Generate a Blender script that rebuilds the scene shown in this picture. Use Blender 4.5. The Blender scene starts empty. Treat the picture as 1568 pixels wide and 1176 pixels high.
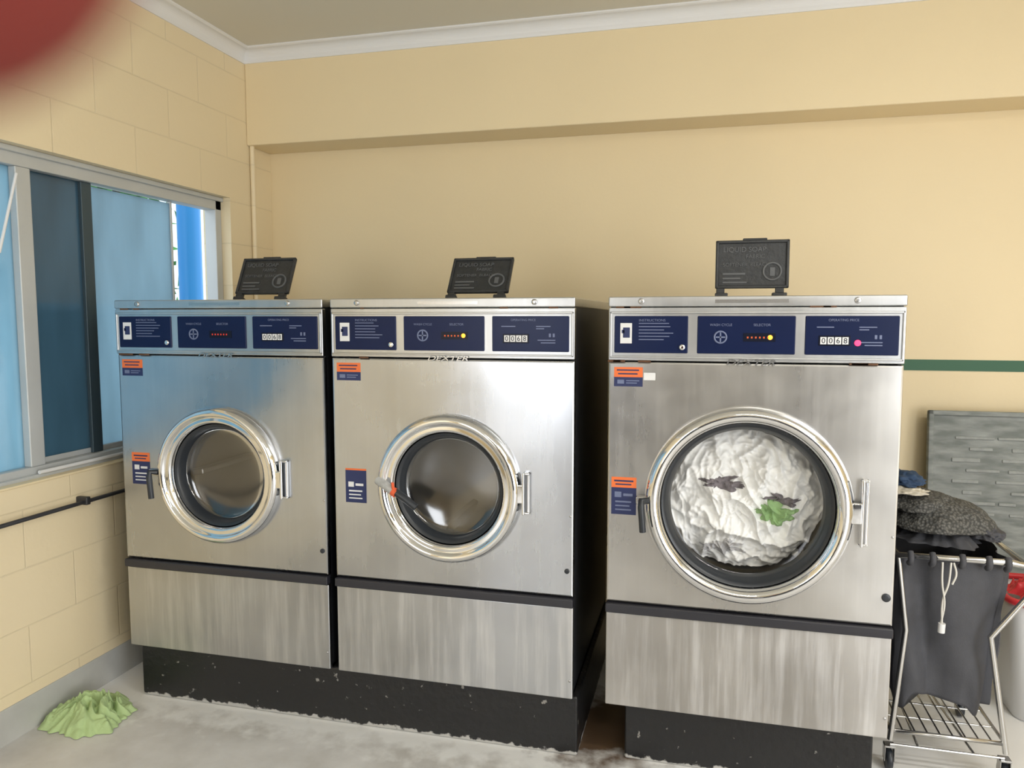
import bpy, bmesh, math, random
from mathutils import Vector, Matrix, noise
random.seed(7)
S=bpy.context.scene
try:
    S.view_settings.view_transform='Standard'
    S.view_settings.look='None'
    S.view_settings.exposure=-0.25
except Exception as e: print(e)

# ---------------------------------------------------------------- materials
def newmat(name):
    m=bpy.data.materials.new(name); m.use_nodes=True
    nt=m.node_tree; b=nt.nodes['Principled BSDF']
    return m,nt,b
def sv(b,k,v):
    if k in b.inputs: b.inputs[k].default_value=v
def N(nt,t,**kw):
    n=nt.nodes.new(t)
    for k,v in kw.items(): setattr(n,k,v)
    return n
def col(c): return (c[0],c[1],c[2],1)
def pmat(name,c,rough=0.5,metal=0.0,nscale=0,namt=0.0,bump=0.0,bscale=50,coat=0,spec=None):
    m,nt,b=newmat(name)
    sv(b,'Base Color',col(c)); sv(b,'Roughness',rough); sv(b,'Metallic',metal); sv(b,'Coat Weight',coat)
    if spec is not None: sv(b,'Specular IOR Level',spec)
    geo=N(nt,'ShaderNodeNewGeometry')
    if nscale:
        no=N(nt,'ShaderNodeTexNoise'); no.inputs['Scale'].default_value=nscale; no.inputs['Detail'].default_value=5
        nt.links.new(geo.outputs['Position'],no.inputs['Vector'])
        mx=N(nt,'ShaderNodeMix',data_type='RGBA')
        mx.inputs[6].default_value=col([x*(1-namt) for x in c]); mx.inputs[7].default_value=col([min(1,x*(1+namt)) for x in c])
        nt.links.new(no.outputs['Fac'],mx.inputs[0]); nt.links.new(mx.outputs[2],b.inputs['Base Color'])
    if bump:
        n2=N(nt,'ShaderNodeTexNoise'); n2.inputs['Scale'].default_value=bscale; n2.inputs['Detail'].default_value=4
        nt.links.new(geo.outputs['Position'],n2.inputs['Vector'])
        bp=N(nt,'ShaderNodeBump'); bp.inputs['Strength'].default_value=bump; bp.inputs['Distance'].default_value=0.01
        nt.links.new(n2.outputs['Fac'],bp.inputs['Height']); nt.links.new(bp.outputs['Normal'],b.inputs['Normal'])
    return m

def steel(name,c=(0.60,0.59,0.57),rough=0.27,drip=0.0,wave=0.12):
    m,nt,b=newmat(name); L=nt.links.new
    sv(b,'Metallic',1.0); sv(b,'Anisotropic',0.6)
    geo=N(nt,'ShaderNodeNewGeometry')
    tan=N(nt,'ShaderNodeCombineXYZ'); tan.inputs[2].default_value=1.0
    if 'Tangent' in b.inputs: L(tan.outputs[0],b.inputs['Tangent'])
    mp=N(nt,'ShaderNodeMapping'); mp.inputs['Scale'].default_value=(30,30,1.6)
    L(geo.outputs['Position'],mp.inputs['Vector'])
    n1=N(nt,'ShaderNodeTexNoise'); n1.inputs['Scale'].default_value=1.0; n1.inputs['Detail'].default_value=6; n1.inputs['Roughness'].default_value=0.65
    L(mp.outputs[0],n1.inputs['Vector'])
    n2=N(nt,'ShaderNodeTexNoise'); n2.inputs['Scale'].default_value=3.0; n2.inputs['Detail'].default_value=5
    L(geo.outputs['Position'],n2.inputs['Vector'])
    mr=N(nt,'ShaderNodeMapRange'); mr.inputs['From Min'].default_value=0.3; mr.inputs['From Max'].default_value=0.7
    mr.inputs['To Min'].default_value=rough-0.05; mr.inputs['To Max'].default_value=rough+0.09
    L(n2.outputs['Fac'],mr.inputs['Value']); 
    # drips
    cr=N(nt,'ShaderNodeValToRGB'); cr.color_ramp.elements[0].position=0.46; cr.color_ramp.elements[1].position=0.70
    L(n1.outputs['Fac'],cr.inputs['Fac'])
    mul=N(nt,'ShaderNodeMath',operation='MULTIPLY'); mul.inputs[1].default_value=drip
    L(cr.outputs['Color'],mul.inputs[0])
    mx=N(nt,'ShaderNodeMix',data_type='RGBA'); mx.inputs[6].default_value=col(c); mx.inputs[7].default_value=(0.90,0.90,0.90,1)
    L(mul.outputs[0],mx.inputs[0])
    # large tonal variation
    cr2=N(nt,'ShaderNodeValToRGB'); cr2.color_ramp.elements[0].position=0.35; cr2.color_ramp.elements[0].color=(0.78,0.78,0.79,1); cr2.color_ramp.elements[1].position=0.65; cr2.color_ramp.elements[1].color=(1,1,1,1)
    L(n2.outputs['Fac'],cr2.inputs['Fac'])
    mx2=N(nt,'ShaderNodeMix',data_type='RGBA',blend_type='MULTIPLY'); mx2.inputs[0].default_value=0.8
    L(mx.outputs[2],mx2.inputs[6]); L(cr2.outputs['Color'],mx2.inputs[7]); L(mx2.outputs[2],b.inputs['Base Color'])
    ad=N(nt,'ShaderNodeMath',operation='MULTIPLY_ADD'); ad.inputs[1].default_value=0.35
    L(mul.outputs[0],ad.inputs[0]); L(mr.outputs[0],ad.inputs[2]); L(ad.outputs[0],b.inputs['Roughness'])
    n3=N(nt,'ShaderNodeTexNoise'); n3.inputs['Scale'].default_value=2.2; n3.inputs['Detail'].default_value=1
    L(geo.outputs['Position'],n3.inputs['Vector'])
    bp=N(nt,'ShaderNodeBump'); bp.inputs['Strength'].default_value=wave; bp.inputs['Distance'].default_value=0.05
    L(n3.outputs['Fac'],bp.inputs['Height']); L(bp.outputs['Normal'],b.inputs['Normal'])
    return m

def emit(name,c,s):
    m,nt,b=newmat(name); sv(b,'Base Color',col([x*0.3 for x in c])); sv(b,'Emission Color',col(c)); sv(b,'Emission Strength',s); return m

CREAM=(0.84,0.70,0.45)
m_wall=pmat('cream_paint',CREAM,0.55,nscale=1.5,namt=0.04,bump=0.05,bscale=60)
def block_mat():
    m,nt,b=newmat('painted_block'); L=nt.links.new
    geo=N(nt,'ShaderNodeNewGeometry'); sp=N(nt,'ShaderNodeSeparateXYZ'); L(geo.outputs['Position'],sp.inputs[0])
    cb=N(nt,'ShaderNodeCombineXYZ'); L(sp.outputs[1],cb.inputs[0])
    ad=N(nt,'ShaderNodeMath',operation='ADD'); ad.inputs[1].default_value=0.04; L(sp.outputs[2],ad.inputs[0]); L(ad.outputs[0],cb.inputs[1])
    br=N(nt,'ShaderNodeTexBrick'); br.inputs['Scale'].default_value=1.0; br.inputs['Brick Width'].default_value=0.4; br.inputs['Row Height'].default_value=0.2
    br.inputs['Mortar Size'].default_value=0.0035; br.inputs['Mortar Smooth'].default_value=0.6
    c=(0.85,0.72,0.485)
    br.inputs['Color1'].default_value=col(c); br.inputs['Color2'].default_value=col([x*0.97 for x in c]); br.inputs['Mortar'].default_value=col([x*0.90 for x in c])
    L(cb.outputs[0],br.inputs['Vector']); L(br.outputs['Color'],b.inputs['Base Color']); sv(b,'Roughness',0.45)
    n=N(nt,'ShaderNodeTexNoise'); n.inputs['Scale'].default_value=45; n.inputs['Detail'].default_value=5; L(geo.outputs['Position'],n.inputs['Vector'])
    m1=N(nt,'ShaderNodeMath',operation='MULTIPLY_ADD'); m1.inputs[1].default_value=-0.5
    L(br.outputs['Fac'],m1.inputs[0]); 
    m2=N(nt,'ShaderNodeMath',operation='MULTIPLY'); m2.inputs[1].default_value=0.3; L(n.outputs['Fac'],m2.inputs[0]); L(m2.outputs[0],m1.inputs[2])
    bp=N(nt,'ShaderNodeBump'); bp.inputs['Strength'].default_value=0.4; bp.inputs['Distance'].default_value=0.006
    L(m1.outputs[0],bp.inputs['Height']); L(bp.outputs['Normal'],b.inputs['Normal'])
    return m
m_block=block_mat()
m_ceil=pmat('ceiling_paint',(0.70,0.67,0.58),0.7,nscale=1,namt=0.03)
m_white=pmat('white_gloss_trim',(0.80,0.80,0.80),0.4)
m_green=pmat('green_stripe_paint',(0.02,0.11,0.05),0.5)
m_greyband=pmat('grey_band_paint',(0.50,0.50,0.48),0.6,nscale=9,namt=0.2)
def floor_mat():
    m,nt,b=newmat('concrete_floor'); L=nt.links.new
    geo=N(nt,'ShaderNodeNewGeometry')
    n=N(nt,'ShaderNodeTexNoise'); n.inputs['Scale'].default_value=2.5; n.inputs['Detail'].default_value=9; n.inputs['Roughness'].default_value=0.6; L(geo.outputs['Position'],n.inputs['Vector'])
    cr=N(nt,'ShaderNodeValToRGB'); e=cr.color_ramp.elements; e[0].position=0.3; e[0].color=(0.47,0.45,0.42,1); e[1].position=0.62; e[1].color=(0.72,0.71,0.70,1)
    L(n.outputs['Fac'],cr.inputs['Fac'])
    n2=N(nt,'ShaderNodeTexNoise'); n2.inputs['Scale'].default_value=14; n2.inputs['Detail'].default_value=6; L(geo.outputs['Position'],n2.inputs['Vector'])
    sx=N(nt,'ShaderNodeSeparateXYZ'); L(geo.outputs['Position'],sx.inputs[0])
    ya=N(nt,'ShaderNodeMath',operation='MULTIPLY_ADD'); ya.inputs[1].default_value=0.45; L(n2.outputs['Fac'],ya.inputs[0]); L(sx.outputs[1],ya.inputs[2])
    wr=N(nt,'ShaderNodeMapRange'); wr.inputs['From Min'].default_value=2.34; wr.inputs['From Max'].default_value=2.46; wr.inputs['To Max'].default_value=0.85; L(ya.outputs[0],wr.inputs['Value'])
    mw=N(nt,'ShaderNodeMix',data_type='RGBA'); mw.inputs[7].default_value=(0.88,0.88,0.87,1); L(cr.outputs['Color'],mw.inputs[6]); L(wr.outputs[0],mw.inputs[0])
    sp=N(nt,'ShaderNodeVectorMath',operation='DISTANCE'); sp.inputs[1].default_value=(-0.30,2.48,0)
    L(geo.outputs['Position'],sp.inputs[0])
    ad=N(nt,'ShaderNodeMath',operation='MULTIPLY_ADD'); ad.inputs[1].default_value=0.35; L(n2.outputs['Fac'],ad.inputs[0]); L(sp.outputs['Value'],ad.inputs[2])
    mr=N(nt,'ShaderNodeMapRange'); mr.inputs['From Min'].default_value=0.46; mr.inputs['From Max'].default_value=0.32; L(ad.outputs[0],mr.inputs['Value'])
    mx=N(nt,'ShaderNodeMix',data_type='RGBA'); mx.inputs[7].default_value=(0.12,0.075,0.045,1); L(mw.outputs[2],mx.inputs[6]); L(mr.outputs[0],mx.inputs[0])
    L(mx.outputs[2],b.inputs['Base Color'])
    mr2=N(nt,'ShaderNodeMapRange'); mr2.inputs['To Min'].default_value=0.18; mr2.inputs['To Max'].default_value=0.48; L(n.outputs['Fac'],mr2.inputs['Value']); L(mr2.outputs[0],b.inputs['Roughness'])
    bp=N(nt,'ShaderNodeBump'); bp.inputs['Strength'].default_value=0.12; bp.inputs['Distance'].default_value=0.01
    L(n2.outputs['Fac'],bp.inputs['Height']); L(bp.outputs['Normal'],b.inputs['Normal'])
    return m
m_floor=floor_mat()
m_steel_w=steel('brushed_steel_warm',c=(0.64,0.63,0.61),drip=0.10,rough=0.27,wave=0.25)
m_steel_n=steel('brushed_steel',c=(0.56,0.58,0.61),drip=0.10,rough=0.27,wave=0.25)  # bluish base colour cancels warm room light on the two left machines
m_low_w=steel('stained_steel_warm',c=(0.57,0.555,0.535),drip=0.55,rough=0.34,wave=0.15)
m_low_n=steel('stained_steel',c=(0.54,0.555,0.575),drip=0.55,rough=0.34,wave=0.15)  # lower panels carry the same bluish offset to the warm reflections
m_steel_bezel=steel('bezel_steel',c=(0.62,0.635,0.65),rough=0.32,drip=0.15)
m_chrome=pmat('chrome',(0.80,0.81,0.83),0.06,1.0)
m_dullchrome=pmat('dull_chrome',(0.5,0.5,0.5),0.25,1.0)
m_drum=pmat('drum_steel',(0.50,0.49,0.47),0.45,1.0)
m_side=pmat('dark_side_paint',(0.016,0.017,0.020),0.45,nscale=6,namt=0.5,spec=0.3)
m_rubber=pmat('black_rubber',(0.02,0.024,0.03),0.35)
m_blackpl=pmat('black_plastic',(0.028,0.03,0.032),0.45,nscale=30,namt=0.5,bump=0.2,bscale=90)
m_strip=pmat('black_strip',(0.025,0.025,0.032),0.3)
m_blue=pmat('panel_blue',(0.006,0.013,0.055),0.3,nscale=5,namt=0.15,spec=0.2)
m_bluedk=pmat('panel_black',(0.006,0.008,0.020),0.3,spec=0.2)
m_lab=pmat('label_white',(0.75,0.75,0.75),0.5)
m_labdim=pmat('label_print',(0.15,0.18,0.30),0.5)
m_orange=pmat('label_orange',(0.80,0.17,0.04),0.5)
m_navy=pmat('label_navy',(0.015,0.025,0.10),0.5)
m_red=pmat('red_tape',(0.75,0.12,0.04),0.4)
m_rust=pmat('rust',(0.10,0.045,0.02),0.8,nscale=60,namt=0.5)
m_amber=emit('amber_led',(1.0,0.35,0.02),6)
m_redled=emit('red_led',(1.0,0.03,0.10),4)
def plinth_mat():
    m,nt,b=newmat('black_plinth_paint'); L=nt.links.new
    geo=N(nt,'ShaderNodeNewGeometry')
    n=N(nt,'ShaderNodeTexNoise'); n.inputs['Scale'].default_value=38; n.inputs['Detail'].default_value=4; L(geo.outputs['Position'],n.inputs['Vector'])
    cr=N(nt,'ShaderNodeValToRGB'); e=cr.color_ramp.elements; e[0].position=0.68; e[0].color=(0.012,0.012,0.013,1); e[1].position=0.73; e[1].color=(0.28,0.27,0.25,1)
    L(n.outputs['Fac'],cr.inputs['Fac'])
    sx=N(nt,'ShaderNodeSeparateXYZ'); L(geo.outputs['Position'],sx.inputs[0])
    za=N(nt,'ShaderNodeMath',operation='MULTIPLY_ADD'); za.inputs[1].default_value=-0.05; L(n.outputs['Fac'],za.inputs[0]); L(sx.outputs[2],za.inputs[2])
    wr=N(nt,'ShaderNodeMapRange'); wr.inputs['From Min'].default_value=-0.010; wr.inputs['From Max'].default_value=-0.016; L(za.outputs[0],wr.inputs['Value'])
    mw=N(nt,'ShaderNodeMix',data_type='RGBA'); mw.inputs[7].default_value=(0.45,0.44,0.42,1); L(cr.outputs['Color'],mw.inputs[6]); L(wr.outputs[0],mw.inputs[0])
    L(mw.outputs[2],b.inputs['Base Color']); sv(b,'Roughness',0.38)
    bp=N(nt,'ShaderNodeBump'); bp.inputs['Strength'].default_value=0.3; bp.inputs['Distance'].default_value=0.01
    L(n.outputs['Fac'],bp.inputs['Height']); L(bp.outputs['Normal'],b.inputs['Normal'])
    return m
m_plinth=plinth_mat()
def glass_clear(name,tint=(0.9,0.9,0.9),refl=0.12):
    m=bpy.data.materials.new(name); m.use_nodes=True; nt=m.node_tree; nt.nodes.clear(); L=nt.links.new
    o=N(nt,'ShaderNodeOutputMaterial'); t=N(nt,'ShaderNodeBsdfTransparent'); t.inputs[0].default_value=col(tint)
    g=N(nt,'ShaderNodeBsdfGlossy'); g.inputs['Roughness'].default_value=0.10
    fr=N(nt,'ShaderNodeLayerWeight'); fr.inputs['Blend'].default_value=0.25
    ad=N(nt,'ShaderNodeMath',operation='MULTIPLY_ADD'); ad.inputs[1].default_value=0.6; ad.inputs[2].default_value=refl; L(fr.outputs['Fresnel'],ad.inputs[0])
    mx=N(nt,'ShaderNodeMixShader'); L(ad.outputs[0],mx.inputs[0]); L(t.outputs[0],mx.inputs[1]); L(g.outputs[0],mx.inputs[2]); L(mx.outputs[0],o.inputs[0])
    return m
m_glass=glass_clear('door_glass',(0.88,0.88,0.88),0.12)
m_glass3=glass_clear('door_glass_clear',(0.97,0.97,0.97),0.02)
def frosted(name,c,tr=0.15):
    m=bpy.data.materials.new(name); m.use_nodes=True; nt=m.node_tree; nt.nodes.clear(); L=nt.links.new
    o=N(nt,'ShaderNodeOutputMaterial'); t=N(nt,'ShaderNodeBsdfTranslucent')
    geo=N(nt,'ShaderNodeNewGeometry'); mp=N(nt,'ShaderNodeMapping'); mp.inputs['Scale'].default_value=(5,5,1.2); L(geo.outputs['Position'],mp.inputs[0])
    n=N(nt,'ShaderNodeTexNoise'); n.inputs['Scale'].default_value=1.3; n.inputs['Detail'].default_value=3; L(mp.outputs[0],n.inputs['Vector'])
    mc=N(nt,'ShaderNodeMix',data_type='RGBA'); mc.inputs[6].default_value=col([x*0.7 for x in c]); mc.inputs[7].default_value=col([min(1,x*1.3) for x in c]); L(n.outputs['Fac'],mc.inputs[0]); L(mc.outputs[2],t.inputs[0])
    tt=N(nt,'ShaderNodeBsdfTransparent'); tt.inputs[0].default_value=col(c)
    g=N(nt,'ShaderNodeBsdfGlossy'); g.inputs['Roughness'].default_value=0.12
    m1=N(nt,'ShaderNodeMixShader'); m1.inputs[0].default_value=tr; L(t.outputs[0],m1.inputs[1]); L(tt.outputs[0],m1.inputs[2])
    m2=N(nt,'ShaderNodeMixShader'); m2.inputs[0].default_value=0.08; L(m1.outputs[0],m2.inputs[1]); L(g.outputs[0],m2.inputs[2]); L(m2.outputs[0],o.inputs[0])
    return m

# ---------------------------------------------------------------- helpers
def link(o,parent=None):
    S.collection.objects.link(o)
    if parent is not None: o.parent=parent
    return o
def empty(name,loc=(0,0,0)):
    e=bpy.data.objects.new(name,None); e.location=loc; e.empty_display_size=0.1; S.collection.objects.link(e); return e
def mesh_obj(name,verts,faces,mat,parent=None,smooth=False,loc=(0,0,0)):
    me=bpy.data.meshes.new(name); me.from_pydata([tuple(v) for v in verts],[],faces); me.update()
    bm=bmesh.new(); bm.from_mesh(me); bmesh.ops.recalc_face_normals(bm,faces=bm.faces); bm.to_mesh(me); bm.free()
    if mat: me.materials.append(mat)
    if smooth:
        for p in me.polygons: p.use_smooth=True
    o=bpy.data.objects.new(name,me); o.location=loc
    return link(o,parent)
def boxes(name,lst,mat,parent=None,bevel=0.0,segs=2,loc=(0,0,0),rot=None):
    """lst: (x0,x1,y0,y1,z0,z1)"""
    V=[];F=[]
    for (x0,x1,y0,y1,z0,z1) in lst:
        k=len(V)
        V+=[(x0,y0,z0),(x1,y0,z0),(x1,y1,z0),(x0,y1,z0),(x0,y0,z1),(x1,y0,z1),(x1,y1,z1),(x0,y1,z1)]
        F+=[[k+i for i in f] for f in ((0,3,2,1),(4,5,6,7),(0,1,5,4),(1,2,6,5),(2,3,7,6),(3,0,4,7))]
    o=mesh_obj(name,V,F,mat,parent,False,loc)
    if rot: o.rotation_euler=rot
    if bevel:
        md=o.modifiers.new('bevel','BEVEL'); md.width=bevel; md.segments=segs; md.limit_method='ANGLE'
        for p in o.data.polygons: p.use_smooth=True
        w=o.modifiers.new('wn','WEIGHTED_NORMAL'); w.keep_sharp=False
    return o
def revolve(name,prof,mat,parent,cx,cy,cz,segs=96,close_center=False):
    V=[];F=[]
    for (r,y) in prof:
        for i in range(segs):
            a=2*math.pi*i/segs; V.append((cx+r*math.cos(a),cy+y,cz+r*math.sin(a)))
    for j in range(len(prof)-1):
        for i in range(segs):
            i2=(i+1)%segs; F.append((j*segs+i,j*segs+i2,(j+1)*segs+i2,(j+1)*segs+i))
    if close_center:
        F.append([ (len(prof)-1)*segs+i for i in range(segs)])
    return mesh_obj(name,V,F,mat,parent,True)
def tube(name,pts,r,mat,parent=None,cyclic=False,bez=False):
    cu=bpy.data.curves.new(name,'CURVE'); cu.dimensions='3D'; cu.bevel_depth=r; cu.bevel_resolution=4; cu.use_fill_caps=True
    lists=pts if isinstance(pts[0][0],(tuple,list,Vector)) else [pts]
    for pl in lists:
        if bez:
            sp=cu.splines.new('BEZIER'); sp.bezier_points.add(len(pl)-1)
            for p,q in zip(sp.bezier_points,pl): p.co=q; p.handle_left_type=p.handle_right_type='AUTO'
        else:
            sp=cu.splines.new('POLY'); sp.points.add(len(pl)-1)
            for p,q in zip(sp.points,pl): p.co=(q[0],q[1],q[2],1)
        sp.use_cyclic_u=cyclic
    cu.materials.append(mat)
    o=bpy.data.objects.new(name,cu); S.collection.objects.link(o)
    dg=bpy.context.evaluated_depsgraph_get(); me=bpy.data.meshes.new_from_object(o.evaluated_get(dg))
    bpy.data.objects.remove(o)
    for p in me.polygons: p.use_smooth=True
    if not me.materials: me.materials.append(mat)
    o=bpy.data.objects.new(name,me); return link(o,parent)
def text(name,s,x,y,z,size,mat,parent,align='LEFT',shear=0,ext=0.0003,sx=1):
    cu=bpy.data.curves.new(name,'FONT'); cu.body=s; cu.size=size; cu.extrude=ext; cu.align_x=align; cu.shear=shear
    o=bpy.data.objects.new(name,cu); S.collection.objects.link(o)
    dg=bpy.context.evaluated_depsgraph_get(); me=bpy.data.meshes.new_from_object(o.evaluated_get(dg)); bpy.data.objects.remove(o)
    me.transform(Matrix.Translation((x,y,z))@Matrix.Rotation(math.radians(90),4,'X')@Matrix.Diagonal((sx,1,1,1)))
    me.materials.clear(); me.materials.append(mat)
    return link(bpy.data.objects.new(name,me),parent)
def disc_y(name,cx,cy,cz,r,h,mat,parent,segs=32):
    return revolve(name,[(r,0),(r,-h*0.7),(r*0.9,-h),(r*0.3,-h)],mat,parent,cx,cy,cz,segs,True)

# ---------------------------------------------------------------- room
XL=-2.2; XR=3.2; YB=3.57; YF=-2.6; ZC=2.70; YBEAM=3.36; ZBEAM=2.25
boxes('floor',[(XL-0.15,XR+0.15,YF-0.15,YB+0.15,-0.1,0)],m_floor)
boxes('ceiling',[(XL-0.15,XR+0.15,YF-0.15,YB+0.15,ZC,ZC+0.1)],m_ceil)
boxes('wall_back',[(XL-0.15,XR+0.15,YB,YB+0.15,0,ZC)],m_wall)
boxes('beam_back',[(XL,XR,YBEAM,YB,ZBEAM,ZC)],m_wall,bevel=0.006)
WY0,WY1,WZ0,WZ1=0.55,3.21,0.84,1.975
boxes('wall_left',[(XL-0.15,XL,YF-0.15,YB,0,WZ0),(XL-0.15,XL,YF-0.15,YB,WZ1,ZC),(XL-0.15,XL,YF-0.15,WY0,WZ0,WZ1),(XL-0.15,XL,WY1,YB,WZ0,WZ1)],m_block)
SY0,SY1=-1.9,0.3
boxes('wall_right',[(XR,XR+0.15,YF-0.15,SY0,0,ZC),(XR,XR+0.15,SY1,YB,0,ZC),(XR,XR+0.15,SY0,SY1,2.3,ZC)],m_wall)  # unseen side opening, added to bring light in from the right
# unseen street side; openings placed for the light bands the steel reflects
boxes('wall_front',[(XL,XR,YF-0.15,YF,2.3,ZC),(XL,-1.9,YF-0.15,YF,0,2.3),(-1.1,2.0,YF-0.15,YF,0,2.3),(3.0,XR,YF-0.15,YF,0,2.3),(-1.9,-1.1,YF-0.15,YF,0,0.7)],m_wall)
boxes('trim_stripe',[(0.3,XR,YB-0.003,YB+0.001,1.178,1.225)],m_green)
boxes('baseboard_left',[(XL-0.001,XL+0.004,YF,YB,0,0.12)],m_greyband)
# cornice
def cornice(name,pts2,dirn):
    V=[];F=[];n=len(pts2)
    for end in (0,1):
        for (o,z) in pts2:
            if dirn=='X': V.append(((XL+o) if end==0 else XR, YBEAM-o, z))
            else: V.append((XL+o, YF if end==0 else YBEAM-o, z))
    for i in range(n):
        j=(i+1)%n; F.append((i,j,n+j,n+i))
    F.append(list(range(n))); F.append(list(range(n,2*n)))
    return mesh_obj(name,V,F,m_white)
prof=[(0.0,ZC-0.062),(0.006,ZC-0.062),(0.008,ZC-0.052)]+[(0.008+0.036*(1-math.cos(a)),ZC-0.052+0.042*math.sin(a)) for a in [i*math.pi/2/8 for i in range(1,9)]]+[(0.052,ZC-0.010),(0.060,ZC-0.006),(0.060,ZC),(0,ZC)]
cornice('trim_cornice_back',prof,'X'); cornice('trim_cornice_left',prof,'Y')
tube('wall_conduit',[(XL+0.014,3.385,ZBEAM),(XL+0.014,3.385,0.02)],0.012,m_block)
p=empty('wall_pipe',(XL,2.0,0.74))
m_pipe=pmat('black_pipe',(0.03,0.03,0.033),0.4)
tube('pipe',[(0.035,-2.2,0.002),(0.035,0.42,-0.004),(0.035,0.75,-0.002)],0.0075,m_pipe,p)
boxes('clip_1',[(0,0.048,0.22,0.24,-0.015,0.015)],m_pipe,p,bevel=0.004)
boxes('clip_2',[(0,0.048,-0.9,-0.88,-0.015,0.015)],m_pipe,p,bevel=0.004)

# added dryers on the unseen street wall, put there for dark reflections in steel
m_dry=pmat('dryer_grey',(0.06,0.06,0.065),0.4)
for k in range(3):
    D=empty('added_reflection_dryer',(-0.62+k*1.02,YF+0.02,0)); 
    boxes('cabinet',[(-0.45,0.45,0,0.75,0.05,1.85),(-0.42,0.42,0.02,0.70,0,0.05)],m_dry,D,bevel=0.01)
    boxes('control_strip',[(-0.42,0.42,0.75,0.765,1.66,1.82)],m_white,D,bevel=0.005)
    o_=revolve('door_ring',[(0.30,0),(0.30,0.03),(0.27,0.04),(0.24,0.02),(0.24,0.0)],m_chrome,D,0,0.75,0.95,48)
    revolve('door_glass',[(0.24,0.01),(0.12,0.018)],m_rubber,D,0,0.75,0.95,48,True)

# ---------------------------------------------------------------- window
m_alu=pmat('aluminium_frame',(0.55,0.57,0.57),0.45,0.2,nscale=4,namt=0.12)
m_aludk=pmat('dark_stile',(0.05,0.08,0.10),0.4,0.2)
w=empty('window_1',(XL-0.08,WY0,WZ0))
def W(lst): return [(x0,x1,y0-WY0,y1-WY0,z0-WZ0,z1-WZ0) for (x0,x1,y0,y1,z0,z1) in lst]
boxes('frame',W([(-0.03,0.03,WY0,WY1,WZ1-0.062,WZ1),(-0.03,0.03,WY0,WY1,WZ0,WZ0+0.045),(-0.03,0.03,WY1-0.045,WY1,WZ0,WZ1),(-0.03,0.03,WY0,WY0+0.045,WZ0,WZ1),(-0.025,0.03,2.09,2.15,WZ0+0.045,WZ1-0.062),(-0.02,0.025,1.30,1.35,WZ0+0.045,WZ1-0.062),(0.03,0.045,WY0,WY1,WZ1-0.02,WZ1),(0.02,0.05,WY0,WY1,WZ0,WZ0+0.02)]),m_alu,w,bevel=0.004)
boxes('stile',W([(-0.022,0.012,2.385,2.435,WZ0+0.045,WZ1-0.062)]),m_aludk,w,bevel=0.003)
boxes('sash_rail',W([(-0.02,0.0,2.15,2.90,WZ0+0.045,WZ0+0.065),(-0.018,0.0,2.89,2.90,WZ0+0.045,WZ1-0.062)]),m_alu,w,bevel=0.002)
gA=frosted('frosted_glass_dark',(0.19,0.265,0.30),0.1); gB=frosted('frosted_glass',(0.45,0.56,0.61),0.1); g0=frosted('frosted_glass_pale',(0.48,0.63,0.69),0.1)
boxes('pane_1',W([(-0.004,0.002,0.60,2.09,WZ0+0.045,WZ1-0.062)]),g0,w)
boxes('pane_2',W([(-0.008,-0.002,2.15,2.386,WZ0+0.045,WZ1-0.062)]),gA,w)
boxes('pane_3',W([(-0.012,-0.006,2.434,2.89,WZ0+0.06,WZ1-0.07)]),gB,w)
tube('stay_arm',[(0.04,2.085-WY0,WZ1-0.09-WZ0),(0.045,2.0-WY0,WZ1-0.36-WZ0)],0.005,m_white,w)
boxes('sill',W([(0.03,0.085,WY0,WY1,WZ0-0.001,WZ0+0.008)]),m_wall,w,bevel=0.003)
tube('window_sill_stick',[(XL-0.028,2.1,WZ0+0.027),(XL-0.024,2.6,WZ0+0.027)],0.007,m_lab)

# exterior
m_ext=pmat('exterior_paint',(0.80,0.86,0.9),0.7)
m_post=pmat('blue_post_paint',(0.02,0.22,0.55),0.4)
m_leaf=pmat('leaf_green',(0.06,0.24,0.05),0.6,nscale=8,namt=0.5)
m_ground=pmat('exterior_ground',(0.4,0.42,0.42),0.8,nscale=3,namt=0.2)
boxes('exterior_ground',[(-9,XL-0.15,-4,12,-0.12,-0.02)],m_ground)
boxes('exterior_wall',[(-6.2,-6.0,-4,12,-0.02,3.6)],m_ext)
tube('exterior_post',[(-3.0,3.96,-0.02),(-3.0,3.96,3.2)],0.068,m_post)
V=[];F=[]
for k in range(1100):
    c=Vector((random.gauss(-4.4,0.2),random.gauss(5.03,0.12),random.uniform(0.4,2.9)))
    d=Vector((random.uniform(-1,1),random.uniform(-1,1),random.uniform(-1,1))).normalized()*0.09
    e=d.cross(Vector((random.uniform(-1,1),random.uniform(-1,1),1))).normalized()*0.035
    i=len(V); V+=[c-d,c+e,c+d,c-e]; F.append((i,i+1,i+2,i+3))
shrub=mesh_obj('garden_shrub',V,F,m_leaf)
tube('trunk',[(-4.4,4.98,-0.02),(-4.42,5.0,1.2),(-4.38,4.95,2.4)],0.03,pmat('bark',(0.1,0.07,0.05),0.8),shrub)

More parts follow.
